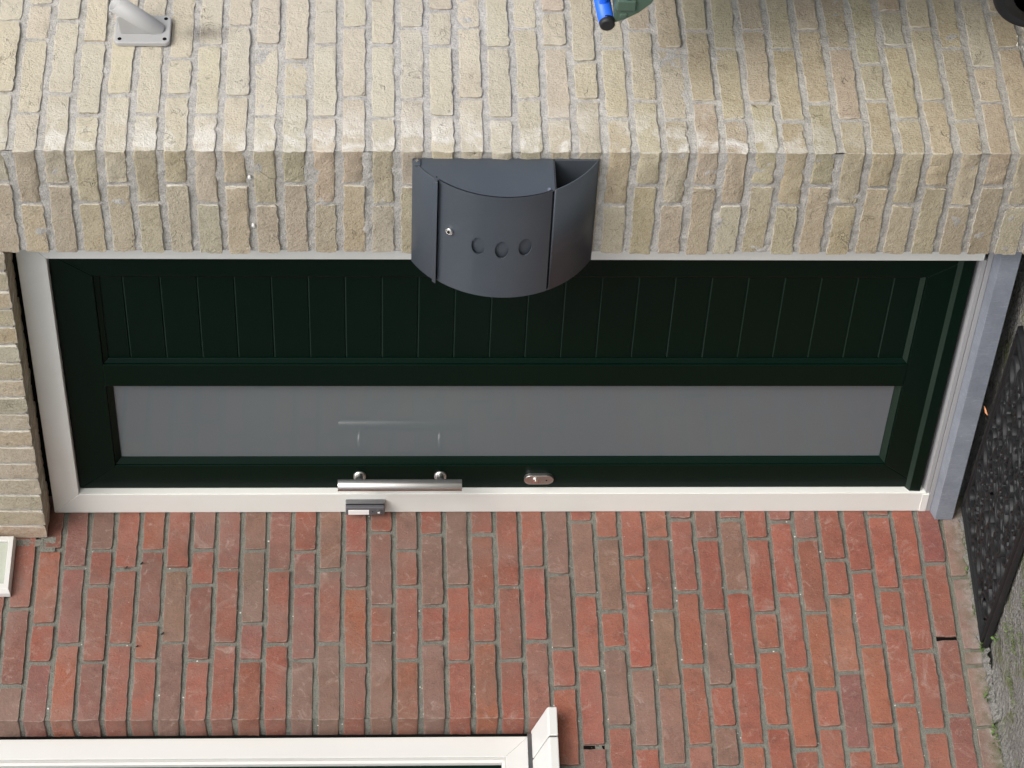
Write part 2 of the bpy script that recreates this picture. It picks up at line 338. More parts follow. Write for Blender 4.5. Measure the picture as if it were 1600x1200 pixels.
# ------------------------------------------------------------------ bricks
def brick_mesh(name, lx, ly, lz, seed, r, amp, nx=8, ny=2, nz=4):
    """uneven box with crisp, chipped arrises; origin in the middle of its front: x length, y depth (front y=0), z height"""
    RIM = 0.0034
    def cuts(L, n):
        inner = [RIM + (L - 2 * RIM) * i / n for i in range(n + 1)]
        return [0.0, r, RIM * .55] + inner + [L - RIM * .55, L - r, L]
    cx, cy, cz = cuts(lx, nx), cuts(ly, ny), cuts(lz, nz)
    bm = bmesh.new(); vd = {}; rim = {}
    def vert(x, y, z):
        k = (round(x, 6), round(y, 6), round(z, 6))
        if k in vd: return vd[k]
        p = Vector((x, y, z)); q = Vector((min(max(x, r), lx - r), min(max(y, r), ly - r), min(max(z, r), lz - r)))
        d = p - q
        if d.length > r: p = q + d * (r / d.length) * 1.12
        s = Vector((seed * 7.13, seed * 3.7, seed * 1.9))
        rc = amp * (2.2 + 1.6 * noise.noise(Vector((seed * 3.3, round(x / lx) * 9.1, round(z / lz) * 5.7))))
        ex, ez = min(max(p.x, rc), lx - rc), min(max(p.z, rc), lz - rc); dl = math.hypot(p.x - ex, p.z - ez)
        if dl > rc > 0: p.x = ex + (p.x - ex) * rc / dl; p.z = ez + (p.z - ez) * rc / dl
        n0 = noise.noise_vector(p * 14 + s); n1 = noise.noise_vector(p * 48 + s); n2 = noise.noise_vector(p * 130 + s * 2)
        edge = min(x, lx - x) < RIM * .9 or min(z, lz - z) < RIM * .9
        k2 = 1.0 if edge else 0.0
        w = n0 * amp * 0.9 + n1 * amp * 0.9 + n2 * amp * 1.0
        yy = n0.y * amp * 0.28 + n1.y * amp * 0.28 + n2.y * amp * 0.2
        if edge and n1.x > 0.22: yy += (n1.x - 0.22) * amp * 1.8      # chipped arris
        # sides facing the joints wander, the face itself stays fairly flat
        p = p + Vector((w.x, yy, w.z))
        v = bm.verts.new((p.x - lx / 2, p.y, p.z - lz / 2)); vd[k] = v; rim[v] = 1.0 if y <= RIM * .6 and (min(x, lx - x) <= r * 1.01 or min(z, lz - z) <= r * 1.01) else 0.0
        return v
    def grid(us, vs, fn):
        for i in range(len(us) - 1):
            for j in range(len(vs) - 1):
                f = bm.faces.new([vert(*fn(us[a], vs[b])) for a, b in ((i, j), (i + 1, j), (i + 1, j + 1), (i, j + 1))]); f.smooth = True
    grid(cx, cz, lambda u, v: (u, 0, v))
    grid(cy, cz, lambda u, v: (0, u, v)); grid(cy, cz, lambda u, v: (lx, u, v))
    grid(cx, cy, lambda u, v: (u, v, 0)); grid(cx, cy, lambda u, v: (u, v, lz))
    bmesh.ops.recalc_face_normals(bm, faces=bm.faces); bm.verts.index_update()
    vals = [rim[v] for v in bm.verts]
    me = bpy.data.meshes.new(name); bm.to_mesh(me); bm.free()
    at = me.attributes.new('rim', 'FLOAT', 'POINT'); at.data.foreach_set('value', vals)
    me.set_sharp_from_angle(angle=R(26))
    return me

class Bricks:
    def __init__(s, mat, h, depth, r, amp, nvar=7):
        s.mat, s.h, s.d, s.r, s.amp, s.nv = mat, h, depth, r, amp, nvar; s.cache = {}
    def mesh(s, L, depth=None):
        cls = min((0.05, 0.10, 0.15, 0.205), key=lambda q: abs(q - L)); d = depth or s.d
        k = (cls, d, random.randrange(s.nv))
        if k not in s.cache:
            nx = {0.05: 4, 0.10: 8, 0.15: 11, 0.205: 15}[cls]
            s.cache[k] = brick_mesh('brick', cls, d, s.h, hash(k) % 997 * 0.37 + k[2] * 5.1, s.r, s.amp, nx, 2 if d < 0.08 else 4, 4)
            s.cache[k].materials.append(M[s.mat])
        return s.cache[k], cls
    def place(s, parent, c, L, rotz, color, flip=None, depth=None, jit=0.0012, tilt=0.0):
        me, cls = s.mesh(L, depth)
        o = bpy.data.objects.new('brick', me); COL.objects.link(o); o.parent = parent
        fl = random.random() < 0.5 if flip is None else flip
        # keep the brick's front where it is, turn it end for end for variety
        rot = Matrix.Rotation(rotz, 4, 'Z') @ (Matrix.Rotation(math.pi, 4, 'Y') if fl else Matrix.Identity(4))
        rot = rot @ Matrix.Rotation(random.gauss(0, 0.006), 4, 'Y') @ Matrix.Rotation(random.gauss(0, 0.004), 4, 'Z')
        rot = Matrix.Rotation(rotz, 4, 'Z') @ Matrix.Rotation(-random.gauss(tilt, abs(tilt) * 0.6), 4, 'X') @ Matrix.Rotation(-rotz, 4, 'Z') @ rot
        n = Matrix.Rotation(rotz, 4, 'Z') @ Vector((0, -1, 0))
        o.matrix_local = Matrix.Translation(Vector(c) + n * random.gauss(0, jit)) @ rot @ Matrix.Diagonal((L / cls, 1, 1, 1))
        o.color = color; return o

def vary(c, a=0.10, h=0.04):
    k = 1 + random.uniform(-a, a); return tuple(max(0.01, x * k * (1 + random.uniform(-h, h))) for x in c) + (1,)
PZ = 0.0625; X1 = 1.3627; YF = -0.06; ZY0 = 2.1827; ZR0 = 2.25; RV = -0.589; SILLC = 18

def rough_sheet(mb, fn, a0, a1, b0, b1, step, amp, skip=None, smear=0.0):
    """uneven mortar sheet; fn(a,b,d) -> xyz with d the outward offset"""
    na = max(1, int((a1 - a0) / step)); nb = max(1, int((b1 - b0) / step)); vs = []
    for i in range(na + 1):
        for j in range(nb + 1):
            a = a0 + (a1 - a0) * i / na; b = b0 + (b1 - b0) * j / nb
            q = Vector((a * 34, b * 34, a0 * 3.3)); d = (noise.noise(q) + 0.6 * noise.noise(q * 2.9) + 0.5 * noise.noise(q * 5.5) + smear * max(0, noise.noise(q * 0.62 + Vector((7, 3, 1))) - 0.42)) * amp
            vs.append(fn(a, b, d))
    fs = []
    for i in range(na):
        for j in range(nb):
            if skip and skip(a0 + (a1 - a0) * (i + .5) / na, b0 + (b1 - b0) * (j + .5) / nb): continue
            fs.append((i * (nb + 1) + j, (i + 1) * (nb + 1) + j, (i + 1) * (nb + 1) + j + 1, i * (nb + 1) + j + 1))
    mb.add(vs, fs, True)

# ------------------------------------------------------------------ ground
random.seed(5)
mb = MB()
rough_sheet(mb, lambda a, b, d: (a, b, d - 0.004 + (0.016 * max(0, 1 - max(a, 0) / 0.05) if b < -0.47 else 0)), -0.02, 1.5, -1.5, 0.9, 0.016, 0.005)
mb.add([(-300, -300, -0.012), (300, -300, -0.012), (300, 300, -0.012), (-300, 300, -0.012)], [(0, 1, 2, 3)])
tag(mb.build('ground', 'ground', None, weld=False), kind='structure', label='weathered grey concrete ground with moss')

# ------------------------------------------------------------------ red brick wall (x = 0, faces +x)
RED={-5:([-0.27,-0.49],'rdr'),-4:([-0.15,-0.37],'rpd'),-3:([-0.21,-0.43],'prd'),-2:([-0.268, -0.49],'rpg'),-1:([-0.092, -0.315, -0.425],'dorp'),0:([-0.146, -0.373],'pdo'),1:([-0.094, -0.201, -0.425],'brrd'),2:([-0.151, -0.374],'rrr'),3:([-0.095, -0.315, -0.42],'rdrr'),4:([-0.151, -0.371],'rbb'),5:([-0.093, -0.2, -0.421],'prdr'),6:([-0.154, -0.374],'prr'),7:([-0.096, -0.314, -0.422],'bgpr'),8:([-0.156, -0.374],'prr'),9:([-0.098, -0.203, -0.421],'rppb'),10:([-0.155, -0.373],'bpb'),11:([-0.104, -0.211, -0.436],'rpor'),12:([-0.041, -0.263, -0.372],'rprb'),13:([-0.097, -0.206, -0.424],'brro'),14:([-0.05, -0.265, -0.372],'rbrb'),15:([-0.206, -0.428],'brr'),16:([-0.048, -0.266, -0.373],'rrro'),17:([-0.209, -0.425],'rrr'),18:([-0.149, -0.368],'rrp'),19:([-0.172, -0.393],'bbr'),20:([-0.009, -0.232, -0.45, -0.67],'rbrrd'),21:([-0.061, -0.282, -0.39, -0.614],'rbrbr'),22:([-0.12, -0.229, -0.451, -0.671],'rrrbr'),23:([-0.062, -0.281, -0.501, -0.723],'rrbbp'),24:([-0.002, -0.224, -0.443, -0.667],'prrrp'),25:([-0.064, -0.284, -0.502, -0.617],'prbrb'),26:([-0.002, -0.224, -0.443, -0.669],'pbrro'),27:([-0.064, -0.288, -0.397, -0.616],'rrrrr'),28:([-0.009, -0.235, -0.455, -0.679],'prror'),29:([-0.065, -0.289, -0.512, -0.621],'proor'),30:([-0.13, -0.239, -0.463, -0.68],'rropr'),31:([-0.164, -0.389, -0.616],'rroo'),32:([0.005, -0.22, -0.333, -0.557],'drrrr'),33:([-0.182, -0.403, -0.63],'rrrr'),34:([-0.141, -0.366, -0.587],'drdd'),35:([-0.184, -0.404, -0.448, -0.623],'ggggg')}
RC = {'r': (0.285, 0.098, 0.066), 'o': (0.305, 0.110, 0.068), 'd': (0.225, 0.085, 0.066), 'p': (0.245, 0.105, 0.085), 'b': (0.220, 0.128, 0.095), 'g': (0.225, 0.150, 0.118)}
rwall = thing('red_brick_wall', 'red brick wall with grey mortar between the door and the white window', 'wall', (0, -0.3, 0))
RB = Bricks('rbrick', 0.0500, 0.075, 0.0010, 0.0018, 10)
random.seed(11)
for c, (js, cols) in RED.items():
    z = ZR0 - (c + 0.5) * PZ
    hi = 0.075; js = list(js); cols = list(cols)
    if c <= SILLC: end = RV
    else:
        end = -1.35; last = js[-1] if js else hi
        # wild bond carries on beyond the frame, under the window
        while last - 0.22 > end + 0.06:
            last -= random.choice((0.22, 0.22, 0.111)); js.append(last); cols.append(random.choice('rrrrodpb'))
    edges = [hi] + js + [end]
    while len(cols) < len(edges) - 1: cols.append('r')
    for i in range(len(edges) - 1):
        a, b = edges[i], edges[i + 1]
        ga = 0.0 if i == 0 else 0.0058; gb = 0.0 if b == end and c <= SILLC else 0.0058
        L = (a - ga) - (b + gb)
        if L < 0.012: continue
        low = 1.0 + 0.10 * (c > 17)
        col = RC[cols[i]]; col = (col[0] * low, col[1] * low, col[2] * low)
        proud = 0.001 if c < 35 else 0.004
        RB.place(rwall, (proud - 0.3 * 0, 0.3 + (a - ga + b + gb) / 2, z), L, math.pi / 2, vary(col, 0.09, 0.05), depth=0.075, tilt=0.018)
# mortar: front sheet, window reveal; old nails left in the joints
NAILS = ((-0.343, 1.997), (-0.38, 2.056), (-0.134, 2.058), (-0.147, 2.095))
mb = MB()
rough_sheet(mb, lambda a, b, d: (-0.0042 + d, a, b), RV + 0.004, 0.075, -0.03, 2.62, 0.006, 0.0013, smear=7.0)
rough_sheet(mb, lambda a, b, d: (-0.0042 + d, a, b), -1.36, RV + 0.004, -0.03, ZR0 - 19 * PZ + 0.004, 0.007, 0.0013, smear=7.0)
rough_sheet(mb, lambda a, b, d: (a, RV + 0.004 - d, b), -0.16, -0.0055, 1.05, 2.62, 0.0125, 0.001)
mb.box(-0.25, -0.035, RV + 0.06, 0.07, -0.05, 2.62); mb.box(-0.25, -0.06, -2.4, RV + 0.06, -0.05, 1.04)
mb.box(-0.25, -0.012, -2.6, -1.9, -0.05, 2.62)
o = mb.build('mortar', 'rmortar', rwall, weld=False)
for yy, zz in NAILS:
    MB().tube([(-0.002, yy, zz), (0.010, yy - 0.004, zz - 0.006)], 0.0017, 8).build('nail_stub', 'black', rwall)
# two open weep joints
for (yy, c) in ((-0.366, 34), (-0.67, 20)):
    z = ZR0 - (c + 0.5) * PZ
    MB().box(-0.05, -0.0035, yy - 0.0058, yy + 0.0058, z - 0.025, z + 0.025).build('weep_joint', 'dark', rwall)

# ------------------------------------------------------------------ yellow brick pier: one face beside the door (-y), one face to the side (+x)
YEL={-2:[0.112, 0.335],-1:[0.051, 0.277],0:[0.111, 0.336],1:[0.046, 0.268],2:[0.106, 0.327],3:[0.049, 0.265],4:[0.107, 0.219],5:[0.048, 0.262],6:[0.104, 0.323],7:[0.045, 0.263],8:[0.105, 0.215],9:[0.043, 0.266],10:[0.102, 0.322],11:[0.04, 0.267],12:[0.099, 0.321],13:[0.045, 0.264, 0.377],14:[0.1, 0.322],15:[0.042, 0.261],16:[0.101, 0.321],17:[0.041, 0.262],18:[0.098, 0.216],19:[0.042, 0.261],20:[0.096, 0.317],21:[0.041, 0.26],22:[0.093, 0.316],23:[0.039, 0.259],24:[0.092, 0.319],25:[0.036, 0.26],26:[0.091, 0.32],27:[0.039, 0.263],28:[0.1, 0.213],29:[0.044, 0.272],30:[0.101, 0.326],31:[0.039, 0.265],32:[0.096, 0.207],33:[0.047, 0.266],34:[0.1, 0.326]}
for c in (-5, -4, -3): YEL[c] = [0.046 if c % 2 else 0.106, 0.266 if c % 2 else 0.327]
YC = [(0.48, 0.42, 0.312), (0.49, 0.435, 0.33), (0.47, 0.405, 0.30), (0.485, 0.42, 0.295), (0.45, 0.405, 0.32), (0.48, 0.41, 0.315), (0.465, 0.415, 0.305), (0.495, 0.45, 0.355)]
ywall = thing('yellow_brick_wall', 'yellow brick wall turning a corner beside the door, mailbox and flag holder on it', 'wall', (1.2, 0.2, 0))
YB = Bricks('ybrick', 0.0472, 0.05, 0.0012, 0.0026, 10)
PX, PY = 1.2, 0.2
random.seed(23)
for c, js in YEL.items():
    z = ZY0 - (c + 0.5) * PZ; odd = c % 2
    gx = 0.0055
    xj = (1.203 if odd else 1.262) + random.uniform(-0.003, 0.003)
    # quoin: shows on both faces
    Lx = X1 - (xj + gx); Ly = (js[0] - gx) - YF
    qm = None
    me = brick_mesh('brick', Ly, Lx, 0.0465, c * 1.7 + 400, 0.0014, 0.0030, 8, 8, 4); me.materials.append(M['ybrick'])
    # local x -> +Y, local y (depth) -> -X : front (y=0) faces +X
    o = bpy.data.objects.new('brick', me); COL.objects.link(o); o.parent = ywall
    o.matrix_local = Matrix.Translation((X1 - PX, (YF + js[0] - gx) / 2 - PY, z)) @ Matrix.Rotation(math.pi / 2, 4, 'Z')
    o.color = vary(random.choice(YC), 0.06, 0.03)
    # face beside the door
    x0 = 1.047 + random.uniform(-0.0025, 0.0025)
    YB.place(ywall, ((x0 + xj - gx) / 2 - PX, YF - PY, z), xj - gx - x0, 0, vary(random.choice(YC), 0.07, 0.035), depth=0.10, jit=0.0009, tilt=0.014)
    # side face
    e = list(js)
    while e[-1] < 0.85: e.append(e[-1] + random.choice((0.22, 0.22, 0.22, 0.111)))
    for a, b in zip(e[:-1], e[1:]):
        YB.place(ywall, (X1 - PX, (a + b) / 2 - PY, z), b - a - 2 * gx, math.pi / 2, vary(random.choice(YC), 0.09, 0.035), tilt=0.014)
mb = MB()
rough_sheet(mb, lambda a, b, d: (X1 - 0.0034 + d, a, b), YF + 0.0034, 1.05, -0.03, 2.56, 0.0065, 0.0020, smear=3.5)
rough_sheet(mb, lambda a, b, d: (a, YF + 0.0034 - d, b), 1.051, X1 - 0.0034, -0.03, 2.56, 0.0065, 0.0020, smear=7.0)
rough_sheet(mb, lambda a, b, d: (1.051 - d, a, b), YF + 0.0045, 0.06, -0.03, 2.56, 0.0125, 0.0012)
mb.box(1.07, X1 - 0.03, YF + 0.03, 1.05, -0.05, 2.56)
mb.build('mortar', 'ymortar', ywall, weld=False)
PLUGS = ((1.286, 1.747), (1.137, 1.744))

for xx, zz in PLUGS:
    MB().tube([(xx, YF + 0.006, zz), (xx, YF - 0.004, zz), (xx, YF - 0.006, zz)], [0.0036, 0.0036, 0.0025], 10).build('wall_plug', 'white', ywall)
# ------------------------------------------------------------------ soldier-course lintel over the door
lint = thing('brick_lintel', 'lintel of upright yellow bricks above the door head', 'lintel', (0.5, 0, 2.29))
random.seed(31)
xs = [1.043]; 
while xs[-1] > 0.06: xs.append(xs[-1] - 0.0617)
for i, x in enumerate(xs[:-1]):
    me = brick_mesh('brick', 0.0525, 0.095, 0.20, i * 3.1 + 70, 0.0014, 0.002, 4, 4, 10); me.materials.append(M['ybrick'])
    o = bpy.data.objects.new('brick', me); COL.objects.link(o); o.parent = lint
    o.location = (x - 0.03 - 0.5, YF + random.gauss(0, 0.001), 0.1 + random.uniform(-0.001, 0.001)); o.color = vary(random.choice(YC), 0.06, 0.04)
me = brick_mesh('brick', xs[-1] - 0.012, 0.095, 0.20, 301, 0.0014, 0.002, 4, 4, 10); me.materials.append(M['ybrick'])
o = bpy.data.objects.new('brick', me); COL.objects.link(o); o.parent = lint; o.location = ((xs[-1] + 0.004) / 2 - 0.5, YF, 0.1); o.color = (0.47, 0.36, 0.28, 1)
mb = MB(); rough_sheet(mb, lambda a, b, d: (a, YF + 0.0045 - d, b), 0.002, 1.05, 2.295, 2.56, 0.0125, 0.0012)
rough_sheet(mb, lambda a, b, d: (a, b, 2.295 - d), 0.002, 1.05, YF + 0.0045, 0.035, 0.0125, 0.001)
mb.box(0.002, 1.05, YF + 0.02, 0.05, 2.305, 2.56)
mb.build('mortar', 'ymortar', lint, weld=False)
# mortar fillet under the lintel's end on the red wall
mb = MB(); rough_sheet(mb, lambda a, b, d: (0.003 + d, a, b), -0.083, -0.062, 2.30, 2.5, 0.003, 0.002)
rough_sheet(mb, lambda a, b, d: (0.002 + d, a, b), -0.10, -0.055, 2.27, 2.305, 0.0025, 0.0016)
mb.build('mortar_smear', 'rmortar', lint, weld=False)

# ------------------------------------------------------------------ front door: frame, leaf, furniture
L = 0.0375; FY = 0.02
door = thing('front_door', 'dark green front door with a grooved panel and a tall frosted pane in a cream frame', 'door', (0.5, 0.04, 0.1))
def xz(mbp, poly, y0, y1):
    return mbp.prism(poly, lambda a, b, t: (a, t, b), y0, y1)
FT, FI, FXL, FXR, FB = 2.279, 2.213, 0.0775, 0.938, 0.106
xz(MB(), [(0.003, FB), (FXL, FB), (FXL, FI), (0.003, FT)], FY, 0.10).build('frame_jamb', 'cream', door, 0.0018)
xz(MB(), [(FXR, FB), (1.03, FB), (1.03, FT), (FXR, FI)], FY, 0.10).build('frame_jamb', 'cream', door, 0.0018)
xz(MB(), [(0.0035, FT), (FXL + 0.0005, FI), (FXR - 0.0005, FI), (1.0295, FT)], FY, 0.10).build('frame_head', 'cream', door, 0.0018)
MB().box(0.004, FXL - 0.004, FY - 0.002, FY + 0.03, 0.098, 0.1155).build('jamb_foot', 'cream', door, 0.0012)
MB().box(-0.06, 1.08, 0.101, 0.16, 0.02, 2.58).build('dark_backing', 'dark', door)

leaf = MB().box(FXL + 0.002, FXR - 0.002, L + 0.026, L + 0.058, 0.118, FI - 0.002).build('door_leaf', 'green', door, 0.001)
lx0, lx1, lz0, lz1 = FXL + 0.0018, FXR - 0.0018, 0.118, FI - 0.0022
ox0, ox1, oz0, oz1 = 0.169, 0.862, 0.222, 2.118   # opening in the leaf
m0, m1 = 0.4735, 0.552
xz(MB(), [(lx0, lz0), (ox0, oz0), (ox0, oz1), (lx0, lz1)], L, L + 0.03).build('stile', 'green', leaf, 0.0022)
xz(MB(), [(lx1, lz0), (ox1, oz0), (ox1, oz1), (lx1, lz1)], L, L + 0.03).build('stile', 'green', leaf, 0.0022)
xz(MB(), [(lx0, lz1), (lx1, lz1), (ox1, oz1), (ox0, oz1)], L, L + 0.03).build('rail', 'green', leaf, 0.0022)
xz(MB(), [(lx0, lz0), (lx1, lz0), (ox1, oz0), (ox0, oz0)], L, L + 0.03).build('rail', 'green', leaf, 0.0022)
MB().box(m0, m1, L - 0.0005, L + 0.03, oz0 - 0.0015, oz1 + 0.0015).build('mullion', 'green', leaf, 0.0022)
# glazing beads: sloping strips round both fields
def bead(x0, x1, z0, z1, w, dep, name='glazing_bead'):
    e = 0.0012
    for poly in ([(x0, z0, 0), (x1, z0, 0), (x1 - w, z0 + w, 1), (x0 + w, z0 + w, 1)], [(x0, z1, 0), (x1, z1, 0), (x1 - w, z1 - w, 1), (x0 + w, z1 - w, 1)],
                 [(x0, z0, 0), (x0, z1, 0), (x0 + w, z1 - w, 1), (x0 + w, z0 + w, 1)], [(x1, z0, 0), (x1, z1, 0), (x1 - w, z1 - w, 1), (x1 - w, z0 + w, 1)]):
        f = [(x, L + (dep if k else 0.004), z) for x, z, k in poly]; b = [(x, L + 0.027, z) for x, z, k in poly]
        MB().add(f + b, [(0, 1, 2, 3), (4, 5, 6, 7), (0, 1, 5, 4), (1, 2, 6, 5), (2, 3, 7, 6), (3, 0, 4, 7)]).build(name, 'green', leaf, e)
bead(ox0 + 0.0008, m0 - 0.0008, oz0 + 0.0008, oz1 - 0.0008, 0.014, 0.015)
bead(m1 + 0.0008, ox1 - 0.0008, oz0 + 0.0008, oz1 - 0.0008, 0.012, 0.010)
MB().box(ox0 + 0.006, m0 - 0.006, L + 0.018, L + 0.024, oz0 + 0.006, oz1 - 0.006).build('glass_pane', 'frost', leaf)
# grooved panel: one board per strip
zt = oz1 - 0.004; zs = [zt] + [2.0555 - 0.0838 * k for k in range(22)] + [oz0 + 0.004]
for i in range(len(zs) - 1):
    if zs[i] - zs[i + 1] < 0.02: continue
    MB().prism([(L + 0.0255, zs[i + 1] + 0.0002), (L + 0.0125, zs[i + 1] + 0.0002), (L + 0.0125, zs[i] - 0.0042), (L + 0.0160, zs[i] - 0.0006), (L + 0.0255, zs[i] - 0.0002)], lambda a, b, t: (t, a, b), m1 + 0.006, ox1 - 0.006).build('board', 'green', leaf)
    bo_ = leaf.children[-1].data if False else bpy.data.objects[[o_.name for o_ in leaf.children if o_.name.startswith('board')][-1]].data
    bo_.materials.append(M['painted_glint'])  # second slot: highlight along the groove chamfer, painted as lighter green
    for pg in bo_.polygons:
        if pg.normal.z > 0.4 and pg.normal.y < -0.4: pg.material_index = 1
# weatherboard at the foot
MB().prism([(L + 0.002, 0.160), (L - 0.011, 0.149), (L - 0.012, 0.122), (L + 0.002, 0.121)], lambda a, b, t: (t, a, b), FXL - 0.005, FXR + 0.004).build('weatherboard', 'green', leaf, 0.0015)
MB().box(FXL + 0.004, FXR - 0.004, L + 0.004, L + 0.02, 0.108, 0.1195).build('brush_seal', 'black', leaf)

def paint_glint(o_):  # paints the sky highlight on upward faces of beads and weatherboard
    o_.data.materials.append(M['painted_glint'])
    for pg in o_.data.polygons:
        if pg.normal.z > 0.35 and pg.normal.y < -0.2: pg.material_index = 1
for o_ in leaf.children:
    if o_.name.startswith(('glazing_bead', 'weatherboard')): paint_glint(o_)
# pull handle on slanted posts
hd = MB().tube([(0.187, L - 0.075, 1.272), (0.187, L - 0.075, 1.574)], 0.0145, 28).build('pull_handle', 'steel', door, 0.0008)
for z in (1.5217, 1.3228):
    b0 = Vector((0.131, L, z)); b1 = Vector((0.187, L - 0.075, z))
    mbp = MB().tube([b0 + (b1 - b0) * 0.02, b0 + (b1 - b0) * 0.95], 0.0085, 18)
    mbp.build('post', 'steel', hd)
    MB().tube([b0 + Vector((0, 0.002, 0)), b0 + Vector((0, -0.006, 0)), b0 + Vector((0.002, -0.010, 0))], [0.0155, 0.0155, 0.0095], 24).build('rosette', 'steel', hd)
# lock plate
def pill(cx, cz, w, h, n=12):
    r = w / 2; k = h / 2 - r
    return [(cx + r * math.cos(t), cz + k + r * math.sin(t)) for t in [math.pi * i / n for i in range(n + 1)]] + [(cx + r * math.cos(t), cz - k + r * math.sin(t)) for t in [math.pi + math.pi * i / n for i in range(n + 1)]]
lk = xz(MB(), pill(0.1215, 1.079, 0.034, 0.073), L - 0.010, L + 0.001).build('lock_plate', 'steel', door, 0.0015)
MB().disc((0.1215, L - 0.0095, 1.087), (0, -1, 0), 0.0085, 20, 0.003).build('cylinder_core', 'chrome', lk)
MB().box(0.1180, 0.1250, L - 0.0165, L - 0.012, 1.085, 1.0885).build('key_guard', 'chrome', lk, 0.0006)
MB().disc((0.1215, L - 0.0099, 1.060), (0, -1, 0), 0.0022, 10, 0.0006).build('screw', 'dark', lk)

# threshold
th = thing('door_threshold', 'blue-grey stone doorstep with aluminium weather strips under the door', 'threshold', (0.5, 0, 0.03))
MB().prism([(0.10, 0.033), (-0.008, 0.033), (-0.008, 0.078), (0.0165, 0.0864), (0.10, 0.0864)], lambda a, b, t: (t, a, b), 0.0035, 1.045).build('stone_step', 'stone', th, 0.0012)
MB().box(0.004, 1.045, FY - 0.001, 0.07, 0.0867, 0.0975).build('aluminium_strip', 'alu', th, 0.001)
MB().prism([(FY + 0.002, 0.0985), (0.07, 0.0985), (0.07, 0.122), (L + 0.016, 0.1195), (L + 0.004, 0.116), (FY + 0.005, 0.1095), (FY + 0.002, 0.1085)], lambda a, b, t: (t, a, b), 0.079, 0.937).build('aluminium_strip', 'alu', th, 0.0008)
MB().box(0.005, 1.04, FY + 0.006, 0.068, 0.0974, 0.0986).build('gasket', 'black', th)

# ------------------------------------------------------------------ doorbell on the left jamb
bell = thing('doorbell', 'small grey doorbell with white nameplate on the cream door frame', 'doorbell', (0.04, FY, 1.508))
MB().box(0.0235, 0.0575, FY - 0.014, FY - 0.0005, 1.459, 1.557).build('back_box', 'bellgrey', bell, 0.002)
fr = MB().box(0.0235, 0.0545, FY - 0.0255, FY - 0.0145, 1.4595, 1.5565).build('front_cover', 'belldark', bell, 0.0035, 3)
MB().box(0.0275, 0.0455, FY - 0.0268, FY - 0.0245, 1.4985, 1.550).build('nameplate', 'label', bell, 0.0008)
MB().disc((0.0375, FY - 0.0252, 1.4745), (0, -1, 0), 0.0095, 24, 0.0015).build('button_ring', 'bellgrey', bell)
MB().disc((0.0375, FY - 0.0266, 1.4745), (0, -1, 0), 0.0075, 24, 0.0012).build('button', 'belldark', bell)
# bell symbol on the button (its crown points up the wall)
sy = FY - 0.0282
sym = [(-0.0038, -0.0022), (0.0038, -0.0022), (0.0028, -0.0006), (0.0024, 0.0022), (0.0010, 0.0036), (-0.0010, 0.0036), (-0.0024, 0.0022), (-0.0028, -0.0006)]
xz(MB(), [(0.0375 + a, 1.4745 + b) for a, b in sym], sy, sy + 0.0006).build('bell_symbol', 'label', bell)
MB().disc((0.0385, FY - 0.0252, 1.490), (0, -1, 0), 0.0016, 10, 0.0008).build('indicator', 'dark', bell)

# ------------------------------------------------------------------ mailbox with newspaper roll, on the yellow wall
mail = thing('mailbox', 'anthracite bow-fronted metal mailbox with newspaper tray, fixed to the yellow wall', 'mailbox', (1.187, -0.06, 1.0))
MX0, MX1 = 1.030, 1.343; CZ, CY, RR = 1.204, 0.053, 0.228
def arc(z, rad=RR): return CY - math.sqrt(max(0, rad * rad - (z - CZ) ** 2))
def shell(z0, z1, r0, r1, x0, x1, n=22):
    zs_ = [z0 + (z1 - z0) * i / n for i in range(n + 1)]
    prof = [(arc(z, r1), z) for z in zs_] + [(arc(z, r0), z) for z in zs_[::-1]]
    b = MB(); k = len(prof)
    for s0, s1 in ((0, n), (n + 1, 2 * n + 1)):
        vs = [(x, a, z) for x in (x0, x1) for a, z in prof[s0:s1 + 1]]; q = s1 - s0 + 1
        b.add(vs, [(i, i + 1, q + i + 1, q + i) for i in range(q - 1)], True)
    b.add([(x, a, z) for x in (x0, x1) for a, z in prof], [tuple(range(k)), tuple(range(2 * k - 1, k - 1, -1)), (0, k - 1, 2 * k - 1, k), (n, n + 1, k + n + 1, k + n)])
    return b
MB().box(MX0 + 0.001, MX1 - 0.001, -0.064, -0.0585, 1.007, 1.401).build('back_plate', 'anth', mail)
shell(1.356, 1.4025, RR + 0.0005, RR + 0.0035, MX0 - 0.001, MX1 + 0.001).build('lid', 'anth', mail, 0.0008)
shell(1.350, 1.358, RR - 0.001, RR + 0.0085, MX0 - 0.001, MX1 + 0.001, 6).build('lid_lip', 'anth', mail, 0.001)
MB().box(MX1 - 0.001, MX1 + 0.0035, -0.083, -0.064, 1.385, 1.399).build('hinge_tab', 'anth', mail, 0.0015)
MB().disc((MX1 + 0.003, -0.0705, 1.393), (1, 0, 0), 0.0035, 12, 0.002).build('rivet', 'chrome', mail)
